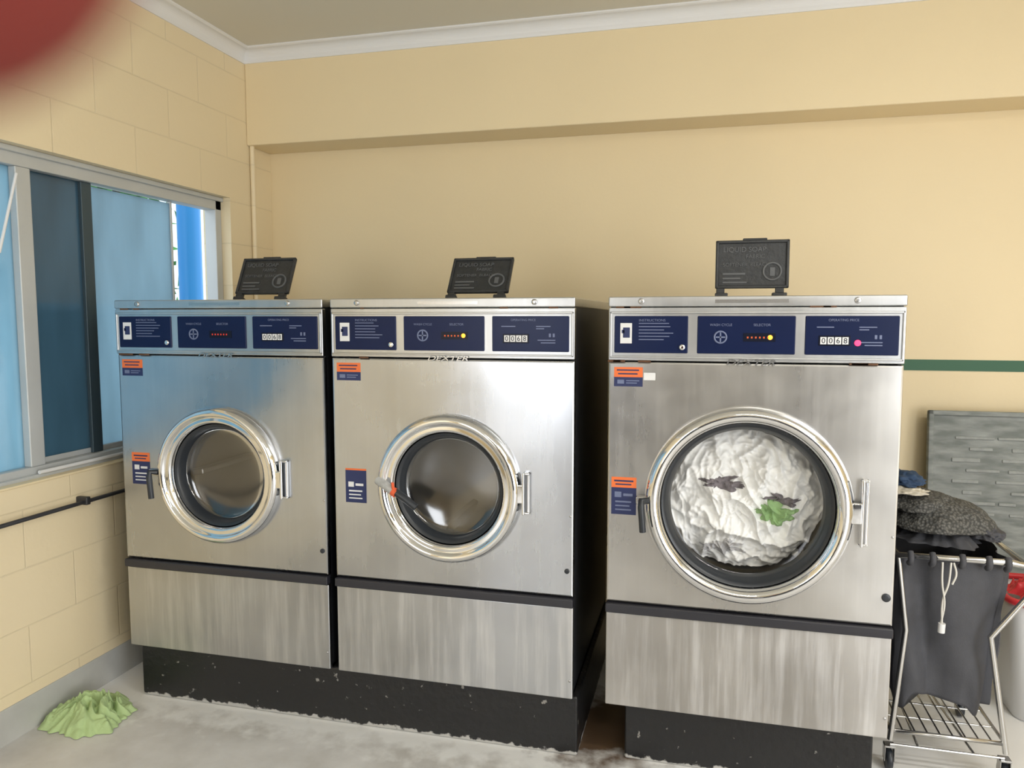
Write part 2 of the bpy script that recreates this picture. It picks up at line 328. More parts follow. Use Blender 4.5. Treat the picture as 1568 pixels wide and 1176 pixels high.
# ---------------------------------------------------------------- washing machines
Y0=2.26; YBK=3.12; HW=0.405; ZB=0.2; ZT=1.465; ZD=0.857
def plate_hole(name,hw,z0,z1,cz,rh,y,mat,parent,cx,thick=0.02):
    corners=[math.atan2(z-cz,x) for x in(-hw,hw) for z in(z0,z1)]
    A=sorted([2*math.pi*i/96-math.pi for i in range(96)]+corners); n=len(A)
    def rect(a,ins):
        c,s=math.cos(a),math.sin(a); t=1e9
        if abs(c)>1e-9: t=min(t,hw/abs(c))
        if s>1e-9: t=min(t,(z1-cz)/s)
        if s<-1e-9: t=min(t,(z0-cz)/s)
        x=t*c; z=cz+t*s
        x=max(-hw+ins,min(hw-ins,x)); z=max(z0+ins,min(z1-ins,z)); return x,z
    V=[]
    rings=[]
    def ring(f):
        rings.append(len(V)); 
        for a in A: V.append(f(a))
    ring(lambda a:(cx+rh*math.cos(a),y+thick,cz+rh*math.sin(a)))
    ring(lambda a:(cx+rh*math.cos(a),y,cz+rh*math.sin(a)))
    ring(lambda a:(cx+rect(a,0.006)[0],y,rect(a,0.006)[1]))
    ring(lambda a:(cx+rect(a,0.0018)[0],y+0.0018,rect(a,0.0018)[1]))
    ring(lambda a:(cx+rect(a,0)[0],y+0.006,rect(a,0)[1]))
    ring(lambda a:(cx+rect(a,0)[0],y+thick,rect(a,0)[1]))
    F=[]
    for j in range(len(rings)-1):
        for i in range(n):
            k=(i+1)%n; F.append((rings[j]+i,rings[j]+k,rings[j+1]+k,rings[j+1]+i))
    return mesh_obj(name,V,F,mat,parent)

def lid(parent,cx,tilt):
    """open soap dispenser lid, hinged at (cx,2.55,ZT)"""
    h=empty('soap_lid',(cx,2.55,ZT+0.004)); h.parent=parent; h.rotation_euler=(-math.radians(tilt),0,0)
    hw=0.113; z0=0.028; z1=0.182
    boxes('lid_plate',[(-hw,hw,0,0.010,z0,z1)],m_blackpl,h,bevel=0.006,segs=3)
    boxes('lid_rim',[(-hw,hw,-0.006,0.004,z1-0.010,z1),(-hw,hw,-0.006,0.004,z0,z0+0.010),(-hw,-hw+0.010,-0.006,0.004,z0,z1),(hw-0.010,hw,-0.006,0.004,z0,z1),(-0.03,0.045,-0.004,0.004,z1-0.002,z1+0.006)],m_blackpl,h,bevel=0.003)
    boxes('lid_hinge',[(-hw+0.004,-hw+0.030,-0.004,0.016,-0.001,z0+0.01),(hw-0.040,hw-0.014,-0.004,0.016,-0.001,z0+0.01),(-hw+0.0,-hw+0.04,-0.010,0.018,0.0,0.014),(hw-0.05,hw-0.005,-0.010,0.018,0.0,0.014)],m_blackpl,h,bevel=0.003)
    m_emb=bpy.data.materials.get('embossed_plastic') or pmat('embossed_plastic',(0.11,0.115,0.12),0.5)
    text('emboss_1','LIQUID SOAP',-0.090,-0.0015,z1-0.037,0.022,m_emb,h,ext=0.001)
    text('emboss_2','FABRIC',-0.02,-0.0015,z1-0.058,0.018,m_emb,h,ext=0.001)
    text('emboss_3','SOFTENER  BLEACH',-0.090,-0.0015,z1-0.083,0.016,m_emb,h,ext=0.001)
    revolve('emboss_ring',[(0.030,0),(0.030,-0.003),(0.024,-0.003),(0.024,0)],m_emb,h,0.062,0.0,z1-0.100,32)
    boxes('emboss_bars',[(-0.09,-0.02,-0.0025,0.001,z1-0.110,z1-0.104),(-0.09,-0.035,-0.0025,0.001,z1-0.124,z1-0.119),(-0.09,-0.015,-0.0025,0.001,z1-0.137,z1-0.132),(0.055,0.07,-0.0025,0.001,z1-0.115,z1-0.088)],m_emb,h)

def washer(cx,R,Rg,tilt,glass,style,lx=0.0):
    W0=empty('washing_machine',(0,0,0))
    P=W0
    m_steel=m_steel_w if style==2 else m_steel_n
    m_steel_low=m_low_w if style==2 else m_low_n
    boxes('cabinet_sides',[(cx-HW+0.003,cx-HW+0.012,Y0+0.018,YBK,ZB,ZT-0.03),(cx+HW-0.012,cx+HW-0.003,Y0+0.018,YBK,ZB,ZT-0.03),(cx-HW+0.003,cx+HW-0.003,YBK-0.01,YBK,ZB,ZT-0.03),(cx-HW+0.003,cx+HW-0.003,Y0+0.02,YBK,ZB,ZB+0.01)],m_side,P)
    boxes('top_lid',[(cx-HW-0.001,cx+HW+0.001,Y0-0.006,YBK+0.005,ZT-0.030,ZT)],m_steel_bezel,P,bevel=0.004)
    Rh=R-0.055
    plate_hole('front_panel',HW,0.532,1.272,ZD,Rh,Y0,m_steel,P,cx)
    boxes('lower_panel',[(cx-HW,cx+HW,Y0,Y0+0.02,ZB,0.498)],m_steel_low,P,bevel=0.004)
    boxes('black_strip',[(cx-HW-0.001,cx+HW+0.001,Y0-0.013,Y0+0.015,0.500,0.529)],m_strip,P,bevel=0.004)
    boxes('bezel_panel',[(cx-HW,cx+HW,Y0-0.004,Y0+0.02,1.276,1.433)],m_steel_bezel,P,bevel=0.003)
    boxes('bezel_trim',[(cx-HW+0.004,cx+HW-0.004,Y0-0.009,Y0,1.284,1.290),(cx-HW+0.004,cx+HW-0.004,Y0-0.009,Y0,1.414,1.421),(cx-HW+0.004,cx-HW+0.010,Y0-0.009,Y0,1.284,1.421),(cx+HW-0.010,cx+HW-0.004,Y0-0.009,Y0,1.284,1.421)],m_steel_bezel,P,bevel=0.002)
    za,zb=1.299,1.408
    pans=[(-0.388,-0.174),(-0.148,0.121),(0.146,0.388)]
    boxes('control_panel',[(cx+a,cx+b,Y0-0.008,Y0,za,zb) for a,b in pans],m_blue,P,bevel=0.003)
    yp=Y0-0.0084
    x=cx-0.388
    boxes('logo_tile',[(x+0.018,x+0.052,yp-0.0006,yp+0.001,za+0.028,za+0.088)],m_lab,P)
    boxes('logo_mark',[(x+0.026,x+0.046,yp-0.0012,yp,za+0.045,za+0.075),(x+0.022,x+0.030,yp-0.0012,yp,za+0.058,za+0.068)],m_navy,P)
    boxes('print_1',[(x+0.072,x+0.072+random.uniform(0.06,0.10),yp-0.0004,yp+0.001,za+0.086-i*0.0095,za+0.0885-i*0.0095) for i in range(6)],m_labdim,P)
    text('print_title','INSTRUCTIONS',x+0.072,yp,za+0.093,0.010,m_labdim,P,sx=1.1)
    disc_y('key_lock',cx-0.190,Y0-0.008,za+0.018,0.0085,0.006,m_chrome,P)
    x=cx-0.148
    revolve('emblem',[(0.019,0),(0.019,-0.001),(0.0145,-0.001),(0.0145,0)],m_labdim,P,x+0.065,yp+0.0004,za+0.048,24)
    boxes('emblem_bars',[(x+0.052,x+0.078,yp-0.001,yp,za+0.046,za+0.050),(x+0.063,x+0.067,yp-0.001,yp,za+0.034,za+0.062)],m_labdim,P)
    text('print_2','WASH CYCLE',x+0.035,yp,za+0.080,0.010,m_labdim,P)
    text('print_3','SELECTOR',x+0.155,yp,za+0.080,0.010,m_labdim,P)
    boxes('display_window',[(x+0.128,x+0.215,yp-0.0006,yp+0.001,za+0.036,za+0.060)],m_bluedk,P)
    dm=emit('dim_led_%d'%style,(1.0,0.06,0.03) if style==0 else (1.0,0.16,0.03),0.55)
    boxes('display_digits',[(x+0.138+i*0.011,x+0.1425+i*0.011,yp-0.001,yp,za+0.045,za+0.050) for i in range(6)],dm,P)
    if style>=1: disc_y('indicator_lamp',x+0.201,yp,za+0.048,0.0065,0.001,m_amber,P)
    x=cx+0.146
    text('print_4','OPERATING PRICE',x+0.060,yp,za+0.094,0.0095,m_labdim,P)
    boxes('print_5',[(x+0.03,x+0.075,yp-0.0004,yp+0.001,za+0.076,za+0.079),(x+0.14,x+0.185,yp-0.0004,yp+0.001,za+0.076,za+0.079),(x+0.14,x+0.165,yp-0.0004,yp+0.001,za+0.069,za+0.072),(x+0.145,x+0.20,yp-0.0004,yp+0.001,za+0.034,za+0.037),(x+0.155,x+0.20,yp-0.0004,yp+0.001,za+0.026,za+0.029),(x+0.180,x+0.186,yp-0.0004,yp+0.001,za+0.045,za+0.056),(x+0.192,x+0.198,yp-0.0004,yp+0.001,za+0.045,za+0.056)],m_labdim,P)
    boxes('coin_counter',[(x+0.036,x+0.118,yp-0.002,yp+0.001,za+0.026,za+0.054)],m_bluedk,P,bevel=0.001)
    boxes('counter_digit_wheels',[(x+0.040+i*0.019,x+0.056+i*0.019,yp-0.003,yp,za+0.030,za+0.050) for i in range(4)],m_lab,P)
    for i,ch in enumerate('0068'):
        text('counter_digit',ch,x+0.048+i*0.019,yp-0.0032,za+0.033,0.021,m_bluedk,P,'CENTER')
    if style==2: disc_y('warning_lamp',x+0.137,yp,za+0.034,0.0085,0.001,m_redled,P)
    text('name_plate','DEXTER',cx+0.0,Y0-0.010,1.268,0.022,m_dullchrome,P,'CENTER',0.3,0.0015,1.7)
    for sx_ in (-0.31,0.28): disc_y('screw',cx+sx_,Y0-0.006,ZT-0.014,0.009,0.004,m_dullchrome,P,20)
    boxes('lid_label',[(cx-0.10,cx+0.10,Y0-0.0068,Y0-0.005,ZT-0.020,ZT-0.010)],m_dullchrome,P)
    for i in range(12 if style==2 else 4):
        rx=cx+random.choice([-0.37,-0.36,0.1,0.33,0.3,-0.3,0.2])+random.uniform(-0.02,0.02)
        rz=random.choice([1.434,1.434,1.274]); l=random.uniform(0.006,0.03)
        boxes('rust_spot',[(rx-l,min(rx+l,cx+HW-0.002),Y0-0.0046,Y0,rz-0.003,rz+0.003)],m_rust,P,bevel=0.001)
    xs=cx-0.388
    boxes('label_small_top',[(xs,xs+0.085,Y0-0.0006,Y0+0.001,1.226,1.256)],m_orange,P)
    boxes('label_small_bottom',[(xs,xs+0.085,Y0-0.0006,Y0+0.001,1.198,1.226)],m_navy,P)
    boxes('label_small_print',[(xs+0.008,xs+0.074,Y0-0.001,Y0,1.245,1.249),(xs+0.012,xs+0.070,Y0-0.001,Y0,1.234,1.238)],m_navy,P)
    boxes('label_small_print_2',[(xs+0.01,xs+0.03,Y0-0.001,Y0,1.206,1.218),(xs+0.036,xs+0.075,Y0-0.001,Y0,1.214,1.217),(xs+0.036,xs+0.068,Y0-0.001,Y0,1.207,1.210)],m_labdim,P)
    if style==2: boxes('label_price',[(xs+0.088,xs+0.122,Y0-0.0006,Y0+0.001,1.218,1.240)],m_lab,P)
    xs=cx-0.364 if style!=2 else cx-0.392; zt=0.922 if style!=1 else 0.905
    zo=zt-0.032 if style!=1 else zt-0.006
    boxes('label_door_top',[(xs,xs+0.075,Y0-0.0006,Y0+0.001,zo,zt)],m_orange,P)
    boxes('label_door_bottom',[(xs,xs+0.075,Y0-0.0006,Y0+0.001,zt-0.115,zo)],m_navy,P)
    if style!=1: boxes('label_door_print',[(xs+0.008,xs+0.066,Y0-0.001,Y0,zo+0.018,zo+0.023),(xs+0.012,xs+0.06,Y0-0.001,Y0,zo+0.008,zo+0.012)],m_navy,P)
    boxes('label_door_print_2',[(xs+0.01,xs+0.03,Y0-0.001,Y0,zt-0.062,zt-0.045),(xs+0.036,xs+0.064,Y0-0.001,Y0,zt-0.058,zt-0.05),(xs+0.012,xs+0.06,Y0-0.001,Y0,zt-0.078,zt-0.073),(xs+0.012,xs+0.055,Y0-0.001,Y0,zt-0.090,zt-0.086),(xs+0.012,xs+0.06,Y0-0.001,Y0,zt-0.102,zt-0.098)],m_lab if style!=2 else m_labdim,P)
    disc_y('keyhole',cx+0.385,Y0,0.615,0.008 if style<2 else 0.012,0.004,m_rubber,P,20)
    for zz in (0.79,0.26): disc_y('side_screw',cx+0.395,Y0,zz,0.004,0.002,m_dullchrome,P,12)
    # door ring
    if style<2:
        pr=[(R-0.004,0.002),(R,-0.006),(R+0.001,-0.014),(R-0.003,-0.026),(R-0.010,-0.036),(R-0.018,-0.040),(R-0.026,-0.038),(R-0.031,-0.033),(R-0.034,-0.028),(R-0.038,-0.027),(R-0.046,-0.030),(R-0.052,-0.028),(R-0.056,-0.018),(R-0.058,-0.008),(R-0.060,0.004)]
    else:
        pr=[(R-0.004,0.002),(R,-0.006),(R+0.001,-0.014),(R-0.004,-0.028),(R-0.012,-0.038),(R-0.022,-0.042),(R-0.032,-0.040),(R-0.040,-0.033),(R-0.044,-0.024),(R-0.046,-0.012),(R-0.048,0.004)]
    revolve('door_ring',pr,m_chrome,P,cx,Y0,ZD)
    ri=pr[-1][0]
    revolve('door_gasket',[(ri,-0.010),(ri-0.004,-0.008),(ri-0.010,-0.004),(Rg+0.006,-0.002),(Rg+0.002,0.004),(Rg-0.002,0.022),(Rg-0.008,0.04),(Rg+0.02,0.07)],m_rubber,P,cx,Y0,ZD)
    gp=[(Rg*math.cos(t),0.020+0.030*math.sin(t)) for t in [i*math.pi/2/9 for i in range(0,9)]]
    revolve('door_window',gp,glass,P,cx,Y0,ZD,close_center=True)
    Rd=Rg+0.05
    revolve('drum',[(Rg-0.004,0.06),(Rd,0.085),(Rd+0.01,0.10),(Rd+0.01,0.50),(Rd*0.6,0.53),(0.03,0.545)],m_drum,P,cx,Y0,ZD,close_center=True)
    for k in range(3):
        a=k*2*math.pi/3+0.4+style
        b_=boxes('drum_baffle',[(-0.012,0.012,Y0+0.12,Y0+0.48,Rd-0.05,Rd+0.005)],m_drum,P,bevel=0.006)
        b_.location=(cx,0,ZD); b_.rotation_euler=(0,a,0)
    hz=0.066 if style<2 else 0.095
    xh=cx+R+(0.008 if style<2 else 0.018)
    boxes('door_hinge',[(xh-0.002,xh+0.006,Y0-0.030,Y0,ZD-hz,ZD+hz),(xh+0.012,xh+0.020,Y0-0.016,Y0,ZD-hz,ZD+hz),(xh-0.002,xh+0.020,Y0-0.020,Y0,ZD+hz-0.008,ZD+hz),(xh-0.002,xh+0.020,Y0-0.020,Y0,ZD-hz,ZD-hz+0.008)],m_chrome,P,bevel=0.003)
    boxes('hinge_arm',[(xh-0.03,xh+0.002,Y0-0.03,Y0-0.016,ZD-0.03,ZD+0.03)],m_chrome,P,bevel=0.004)
    if style!=1:
        xl=cx-R-0.004
        tube('latch_handle',[(xl+0.012,Y0-0.035,ZD+0.005),(xl-0.004,Y0-0.052,ZD+0.008),(xl-0.004,Y0-0.056,ZD-0.012),(xl+0.002,Y0-0.056,ZD-0.085)],0.010,m_rubber,P)
        boxes('latch_plate',[(xl-0.022,xl+0.020,Y0-0.036,Y0-0.018,ZD-0.008,ZD+0.016)],m_dullchrome,P,bevel=0.004)
    else:
        m_wr=pmat('grey_wrap',(0.45,0.45,0.44),0.5,nscale=60,namt=0.4)
        tube('latch_body',[(cx-0.232,Y0-0.035,ZD+0.02),(cx-0.20,Y0-0.05,ZD+0.010),(cx-0.168,Y0-0.06,ZD-0.008)],0.014,m_wr,P)
        tube('latch_tape',[(cx-0.170,Y0-0.06,ZD-0.006),(cx-0.157,Y0-0.062,ZD-0.013)],0.0145,m_red,P)
        tube('latch_tip',[(cx-0.16,Y0-0.062,ZD-0.008),(cx-0.125,Y0-0.064,ZD-0.028),(cx-0.090,Y0-0.062,ZD-0.054)],0.012,m_rubber,P)
        tube('latch_tag',[(cx-0.166,Y0-0.066,ZD+0.004),(cx-0.166,Y0-0.070,ZD+0.024)],0.005,m_red,P)
    lid(P,cx+lx,tilt)
    return P
w1=washer(-1.620,0.240,0.163,26,m_glass,0,-0.012)
w2=washer(-0.780,0.240,0.163,35,m_glass,1,0.004)
w3=washer(0.1325,0.290,0.225,2,m_glass3,2,0.016)
boxes('machine_plinth',[(-2.0,-0.362,Y0+0.022,YBK,0,ZB-0.001)],m_plinth,bevel=0.008)
boxes('machine_plinth.001',[(-0.215,0.512,Y0+0.05,YBK,0,ZB-0.001)],m_plinth,bevel=0.008)

# laundry in drum of the large machine
def wrinkle(x,z,seed=0.0):
    v=0
    for f,a in ((6,0.55),(14,0.34),(30,0.20),(60,0.08)):
        q=Vector((x*f+seed,z*f*0.8-seed,seed*3.1+1.7)); q2=q+Vector((noise.noise(q*0.7+Vector((5,1,2))),noise.noise(q*0.7),0))*1.3
        v+=a*(1-min(1,abs(noise.noise(q2))*3.0)**0.8)
    return v
def blob_y(name,cx,cy,cz,rx,rz,amp,mat,parent,seed,off=0.0,nr=46,na=110,rag=0.0,dome=0.04):
    def yy(x,z): 
        d=math.hypot(x-0.1325,z-ZD)/0.225
        return cy+dome*d**4-wrinkle(x,z,0.37)*amp
    V=[(cx,yy(cx,cz)-off,cz)];F=[]
    for j in range(1,nr+1):
        t=j/nr
        for i in range(na):
            a=2*math.pi*i/na
            rr=1+rag*noise.noise(Vector((math.cos(a)*1.8+seed,math.sin(a)*1.8,seed)))+rag*0.4*noise.noise(Vector((math.cos(a)*6+seed,math.sin(a)*6,seed)))
            x=cx+rx*t*rr*math.cos(a); z=cz+rz*t*rr*math.sin(a)
            V.append((x,yy(x,z)-off*(1-t**6)+(0.012*t**8 if off else 0),z))
    for i in range(na): F.append((0,1+i,1+(i+1)%na))
    for j in range(nr-1):
        for i in range(na):
            k=(i+1)%na; F.append((1+j*na+i,1+j*na+k,1+(j+1)*na+k,1+(j+1)*na+i))
    return mesh_obj(name,V,F,mat,parent,True)
m_cw=pmat('white_cloth',(0.88,0.88,0.86),0.8,nscale=14,namt=0.1); m_cg=pmat('green_cloth_wet',(0.28,0.44,0.19),0.8); m_cd=pmat('dark_print_cloth',(0.16,0.14,0.15),0.8,nscale=60,namt=0.9)
m_cgr=pmat('grey_cloth_wet',(0.5,0.49,0.49),0.8,nscale=30,namt=0.4)
ld=empty('laundry_load',(0,0,0))
LY=Y0+0.118
blob_y('white_laundry',0.1325,LY,ZD-0.012,0.232,0.218,0.055,m_cw,ld,0.37,nr=90,na=260,rag=0.06)
blob_y('green_towel',0.222,LY,ZD-0.035,0.068,0.040,0.055,m_cg,ld,2.1,off=0.010,rag=0.7)
blob_y('printed_cloth',0.062,LY,ZD+0.045,0.050,0.018,0.055,m_cd,ld,4.4,off=0.009,rag=1.1)
blob_y('printed_cloth_2',0.242,LY,ZD+0.004,0.050,0.012,0.055,m_cd,ld,6.4,off=0.013,rag=1.1)
blob_y('printed_cloth_3',0.075,LY,ZD-0.160,0.06,0.026,0.055,m_cgr,ld,8.4,off=0.007,rag=0.9)

# ---------------------------------------------------------------- green cloth on the floor
m_lime=pmat('lime_cloth',(0.44,0.58,0.28),0.9,bump=0.2,bscale=200)
def heap(name,cx,cy,rx,ry,h,mat,seed,parent=None,z0=0.0,fq=9):
    nr,na=70,180; V=[];F=[]
    def hh(x,y,t):
        q=Vector((x*fq+seed,y*fq,seed)); q2=q+Vector((noise.noise(q),noise.noise(q+Vector((3,3,3))),0))*1.2
        r=(1-abs(noise.noise(q2))*1.9)*0.5+(1-abs(noise.noise(q2*2.3))*1.9)*0.32+(1-abs(noise.noise(q2*5))*1.9)*0.14
        return z0+0.002+h*max(0,(1-t**2.6))*(0.12+0.95*max(0,r))+0.006*(1-t)
    V.append((cx,cy,hh(cx,cy,0)))
    for j in range(1,nr+1):
        t=j/nr
        for i in range(na):
            a=2*math.pi*i/na
            rr=1+0.35*noise.noise(Vector((math.cos(a)*1.6+seed,math.sin(a)*1.6,1)))+0.18*noise.noise(Vector((math.cos(a)*6+seed,math.sin(a)*6,1)))
            x=max(XL+0.012,cx+rx*t*rr*math.cos(a)); y=cy+ry*t*rr*math.sin(a)
            V.append((x,y,hh(x,y,t)))
    for i in range(na): F.append((0,1+i,1+(i+1)%na))
    for j in range(nr-1):
        for i in range(na):
            k=(i+1)%na; F.append((1+j*na+i,1+j*na+k,1+(j+1)*na+k,1+(j+1)*na+i))
    return mesh_obj(name,V,F,mat,parent,True)
heap('green_cloth',-2.075,2.105,0.150,0.125,0.078,m_lime,3.3,fq=12)

# ---------------------------------------------------------------- right hand side: board, basket, cart
def board_mat():
    m,nt,b=newmat('weathered_board'); L=nt.links.new
    geo=N(nt,'ShaderNodeNewGeometry'); mp=N(nt,'ShaderNodeMapping'); mp.inputs['Scale'].default_value=(9,9,34); L(geo.outputs['Position'],mp.inputs[0])
    n=N(nt,'ShaderNodeTexNoise'); n.inputs['Scale'].default_value=1; n.inputs['Detail'].default_value=6; L(mp.outputs[0],n.inputs['Vector'])
    cr=N(nt,'ShaderNodeValToRGB'); e=cr.color_ramp.elements; e[0].position=0.35; e[0].color=(0.17,0.19,0.18,1); e[1].position=0.7; e[1].color=(0.33,0.35,0.34,1)
    L(n.outputs['Fac'],cr.inputs['Fac']); L(cr.outputs['Color'],b.inputs['Base Color']); sv(b,'Roughness',0.7)
    bp=N(nt,'ShaderNodeBump'); bp.inputs['Strength'].default_value=0.5; bp.inputs['Distance'].default_value=0.01
    L(n.outputs['Fac'],bp.inputs['Height']); L(bp.outputs['Normal'],b.inputs['Normal'])
    return m
m_board=board_mat(); m_board2=pmat('board_streak',(0.31,0.33,0.32),0.7,nscale=40,namt=0.3)
bd=empty('leaning_board',(0.93,3.40,0)); bd.rotation_euler=(math.radians(-5),0,0)
boxes('board',[(0,0.95,0,0.022,0.0,1.02)],m_board,bd,bevel=0.006)
lst=[]
for r in range(8):
    z=0.90-r*0.045
    for c in range(5):
        xx=0.08+c*0.17+random.uniform(0,0.03)+(0.05 if r%2 else 0)
        lst.append((xx,xx+random.uniform(0.05,0.15),-0.005,0.002,z+random.uniform(-0.004,0.004),z+0.014))
boxes('board_ribs',lst,m_board2,bd,bevel=0.003)
boxes('board_edge',[(0,0.02,-0.012,0.002,0,1.02),(0,0.95,-0.012,0.002,1.0,1.02)],m_board,bd,bevel=0.004)

m_rp=pmat('red_plastic',(0.65,0.04,0.05),0.35)
def basket():
    P=empty('laundry_basket',(1.24,2.98,0))
    def rr(hw,hd,r,z,n=8):
        o=[]
        for (sx,sy,a0) in ((1,1,0),(-1,1,90),(-1,-1,180),(1,-1,270)):
            for i in range(n+1):
                a=math.radians(a0+90*i/n); o.append((sx*(hw-r)+r*abs(math.cos(a))*sx,sy*(hd-r)+r*abs(math.sin(a))*sy,z))
        return o
    rings=[rr(0.15,0.12,0.05,0.005),rr(0.19,0.15,0.06,0.40),rr(0.195,0.155,0.06,0.43),rr(0.180,0.14,0.06,0.40),rr(0.14,0.11,0.05,0.02)]
    n=len(rings[0]); V=[v for r in rings for v in r]; F=[list(range(n)),list(range(4*n,5*n))]
    for j in range(4):
        for i in range(n): F.append((j*n+i,j*n+(i+1)%n,(j+1)*n+(i+1)%n,(j+1)*n+i))
    mesh_obj('tub',V,F,m_white,P,True)
    tube('rim',rr(0.198,0.158,0.06,0.435),0.012,m_rp,P,cyclic=True)
    heap('folded_red_cloth',0,0,0.16,0.12,0.09,m_rp,5.5,P,z0=0.42)
basket()

C=empty('laundry_cart',(0.74,2.66,0))
m_tube=pmat('cart_chrome',(0.65,0.65,0.65),0.2,1.0)
m_bag=pmat('bag_fabric',(0.060,0.061,0.070),0.7,nscale=40,namt=0.15,bump=0.15,bscale=250)
x0,x1,y0,y1=-0.15,0.195,-0.21,0.19; zr=0.685
tube('rim_rail',[(x0,y0-0.01,zr+0.004),(x1-0.05,y0-0.01,zr+0.004),(x1,y0-0.004,zr-0.005),(x1,y1,zr),(x0,y1,zr)],0.0095,m_tube,C,cyclic=True)
tube('legs',[[(x1-0.05,y0-0.01,zr+0.004),(x1+0.002,y0-0.006,zr-0.003),(x1+0.016,y0,zr-0.025),(x1+0.004,y0,zr-0.10),(x1-0.085,y0,0.455),(x1-0.035,y0,0.15),(x1-0.027,y0,0.10)],
             [(x1,y1,zr),(x1-0.075,y1,0.455),(x1-0.035,y1,0.10)],
             [(x0,y0,zr),(x0+0.03,y0,0.455),(x0+0.0,y0,0.10)],
             [(x0,y1,zr),(x0+0.03,y1,0.455),(x0+0.0,y1,0.10)]],0.0085,m_tube,C)
x1s=x1-0.03
tube('shelf_frame',[(x0,y0,0.13),(x1s,y0,0.13),(x1s,y1,0.13),(x0,y1,0.13)],0.007,m_tube,C,cyclic=True)
g=[]
for i in range(1,9): g.append([(x0+i*(x1s-x0)/9,y0,0.132),(x0+i*(x1s-x0)/9,y1,0.132)])
for i in range(1,4): g.append([(x0,y0+i*(y1-y0)/4,0.128),(x1s,y0+i*(y1-y0)/4,0.128)])
tube('shelf_wires',g,0.0028,m_tube,C)
tube('shelf_lower_rail',[[(x0,y0,0.085),(x1s,y0,0.085)],[(x0+0.08,y0,0.085),(x0+0.1,y1,0.085)],[(x1s-0.08,y0,0.085),(x1s-0.1,y1,0.085)]],0.004,m_tube,C)
for k,(x,y) in enumerate(((x0,y0),(x1s+0.003,y0),(x0,y1),(x1s+0.003,y1))):
    wv=[];wf=[]
    for s_,r_ in ((-0.010,0.024),(-0.008,0.032),(0.008,0.032),(0.010,0.024)):
        for i in range(24):
            a=2*math.pi*i/24; wv.append((x+s_,y+0.012+r_*math.cos(a),0.033+r_*math.sin(a)))
    for j in range(3):
        for i in range(24): wf.append((j*24+i,j*24+(i+1)%24,(j+1)*24+(i+1)%24,(j+1)*24+i))
    wf.append(list(range(24))); wf.append(list(range(72,96)))
    mesh_obj('caster_wheel_%d'%(k+1),wv,wf,m_rubber,C,True)
    boxes('caster_fork_%d'%(k+1),[(x-0.015,x-0.012,y-0.006,y+0.022,0.03,0.082),(x+0.012,x+0.015,y-0.006,y+0.022,0.03,0.082),(x-0.015,x+0.015,y-0.010,y+0.022,0.076,0.082)],m_dullchrome,C,bevel=0.001)
# fabric bag
V=[];F=[];na=300;nz=60
for j in range(nz+1):
    t=j/nz; z=0.225+t*(zr-0.225)
    for i in range(na):
        a=2*math.pi*i/na; c,s=math.cos(a),math.sin(a); p_=0.30
        sc=0.78+0.22*min(1,t*1.3)**0.8
        hx=0.158*sc; hy=0.180*sc
        bx=math.copysign(abs(c)**p_,c)*hx; by=math.copysign(abs(s)**p_,s)*hy
        amp=1.0-0.55*t
        u=bx*26 if abs(s)>abs(c) else by*26
        f=0.022*math.sin(u+1.6*math.sin(u*0.37+t*2)+1.2*noise.noise(Vector((bx*5,by*5,t*2.2))))*amp
        f+=0.016*noise.noise(Vector((bx*12,by*12,t*4)))*amp+0.007*math.sin(u*2.7+t*5)*amp
        nx,ny=(0,math.copysign(1,s)) if abs(s)>abs(c) else (math.copysign(1,c),0)
        zz=z-(0.030*math.sin(a*5+1)+0.02)*(1-t)**3
        V.append((0.006+bx*(1+f*0.6)+nx*f,-0.012+by*(1+f*0.6)+ny*f,zz))
for j in range(nz):
    for i in range(na): F.append((j*na+i,j*na+(i+1)%na,(j+1)*na+(i+1)%na,(j+1)*na+i))
F.append(list(range(na)))
mesh_obj('fabric_bag',V,F,m_bag,C,True)
# dark side flap hanging behind the right leg
V=[];F=[];nu,nv=24,20
for j in range(nv+1):
    for i in range(nu+1):
        u=i/nu; v=j/nv
        V.append((0.150+0.085*v*(u)+0.01*math.sin(u*9+v*3), 0.02+0.17*u, 0.62-0.36*v*(0.75+0.25*u)-0.05*u))
for j in range(nv):
    for i in range(nu): k=j*(nu+1)+i; F.append((k,k+1,k+nu+2,k+nu+1))
fl=mesh_obj('bag_side_flap',V,F,m_bag,C,True); fl.modifiers.new('s','SOLIDIFY').thickness=0.002
tube('bag_loops',[[(xx,y0-0.01,zr+0.016),(xx,y0-0.021,zr+0.004),(xx,y0-0.018,zr-0.012),(xx,y0-0.004,zr-0.02)] for xx in (-0.12,-0.06,0.02,0.09,0.14)],0.009,m_bag,C,bez=True)
m_cord=pmat('white_cord',(0.65,0.63,0.58),0.7)
yc=y0-0.035
tube('drawstring',[[(-0.035,yc+0.012,zr-0.005),(-0.038,yc-0.004,0.62),(-0.030,yc-0.006,0.56),(-0.036,yc-0.004,0.50)],[(-0.012,yc+0.012,zr-0.005),(-0.022,yc-0.006,0.62),(-0.034,yc-0.004,0.57),(-0.034,yc-0.006,0.49)],[(-0.005,yc+0.012,zr-0.005),(-0.002,yc-0.004,0.65),(-0.012,yc-0.006,0.62)]],0.0028,m_cord,C,bez=True)
tube('cord_stopper',[(-0.034,yc-0.006,0.500),(-0.035,yc-0.006,0.472)],0.010,m_lab,C)
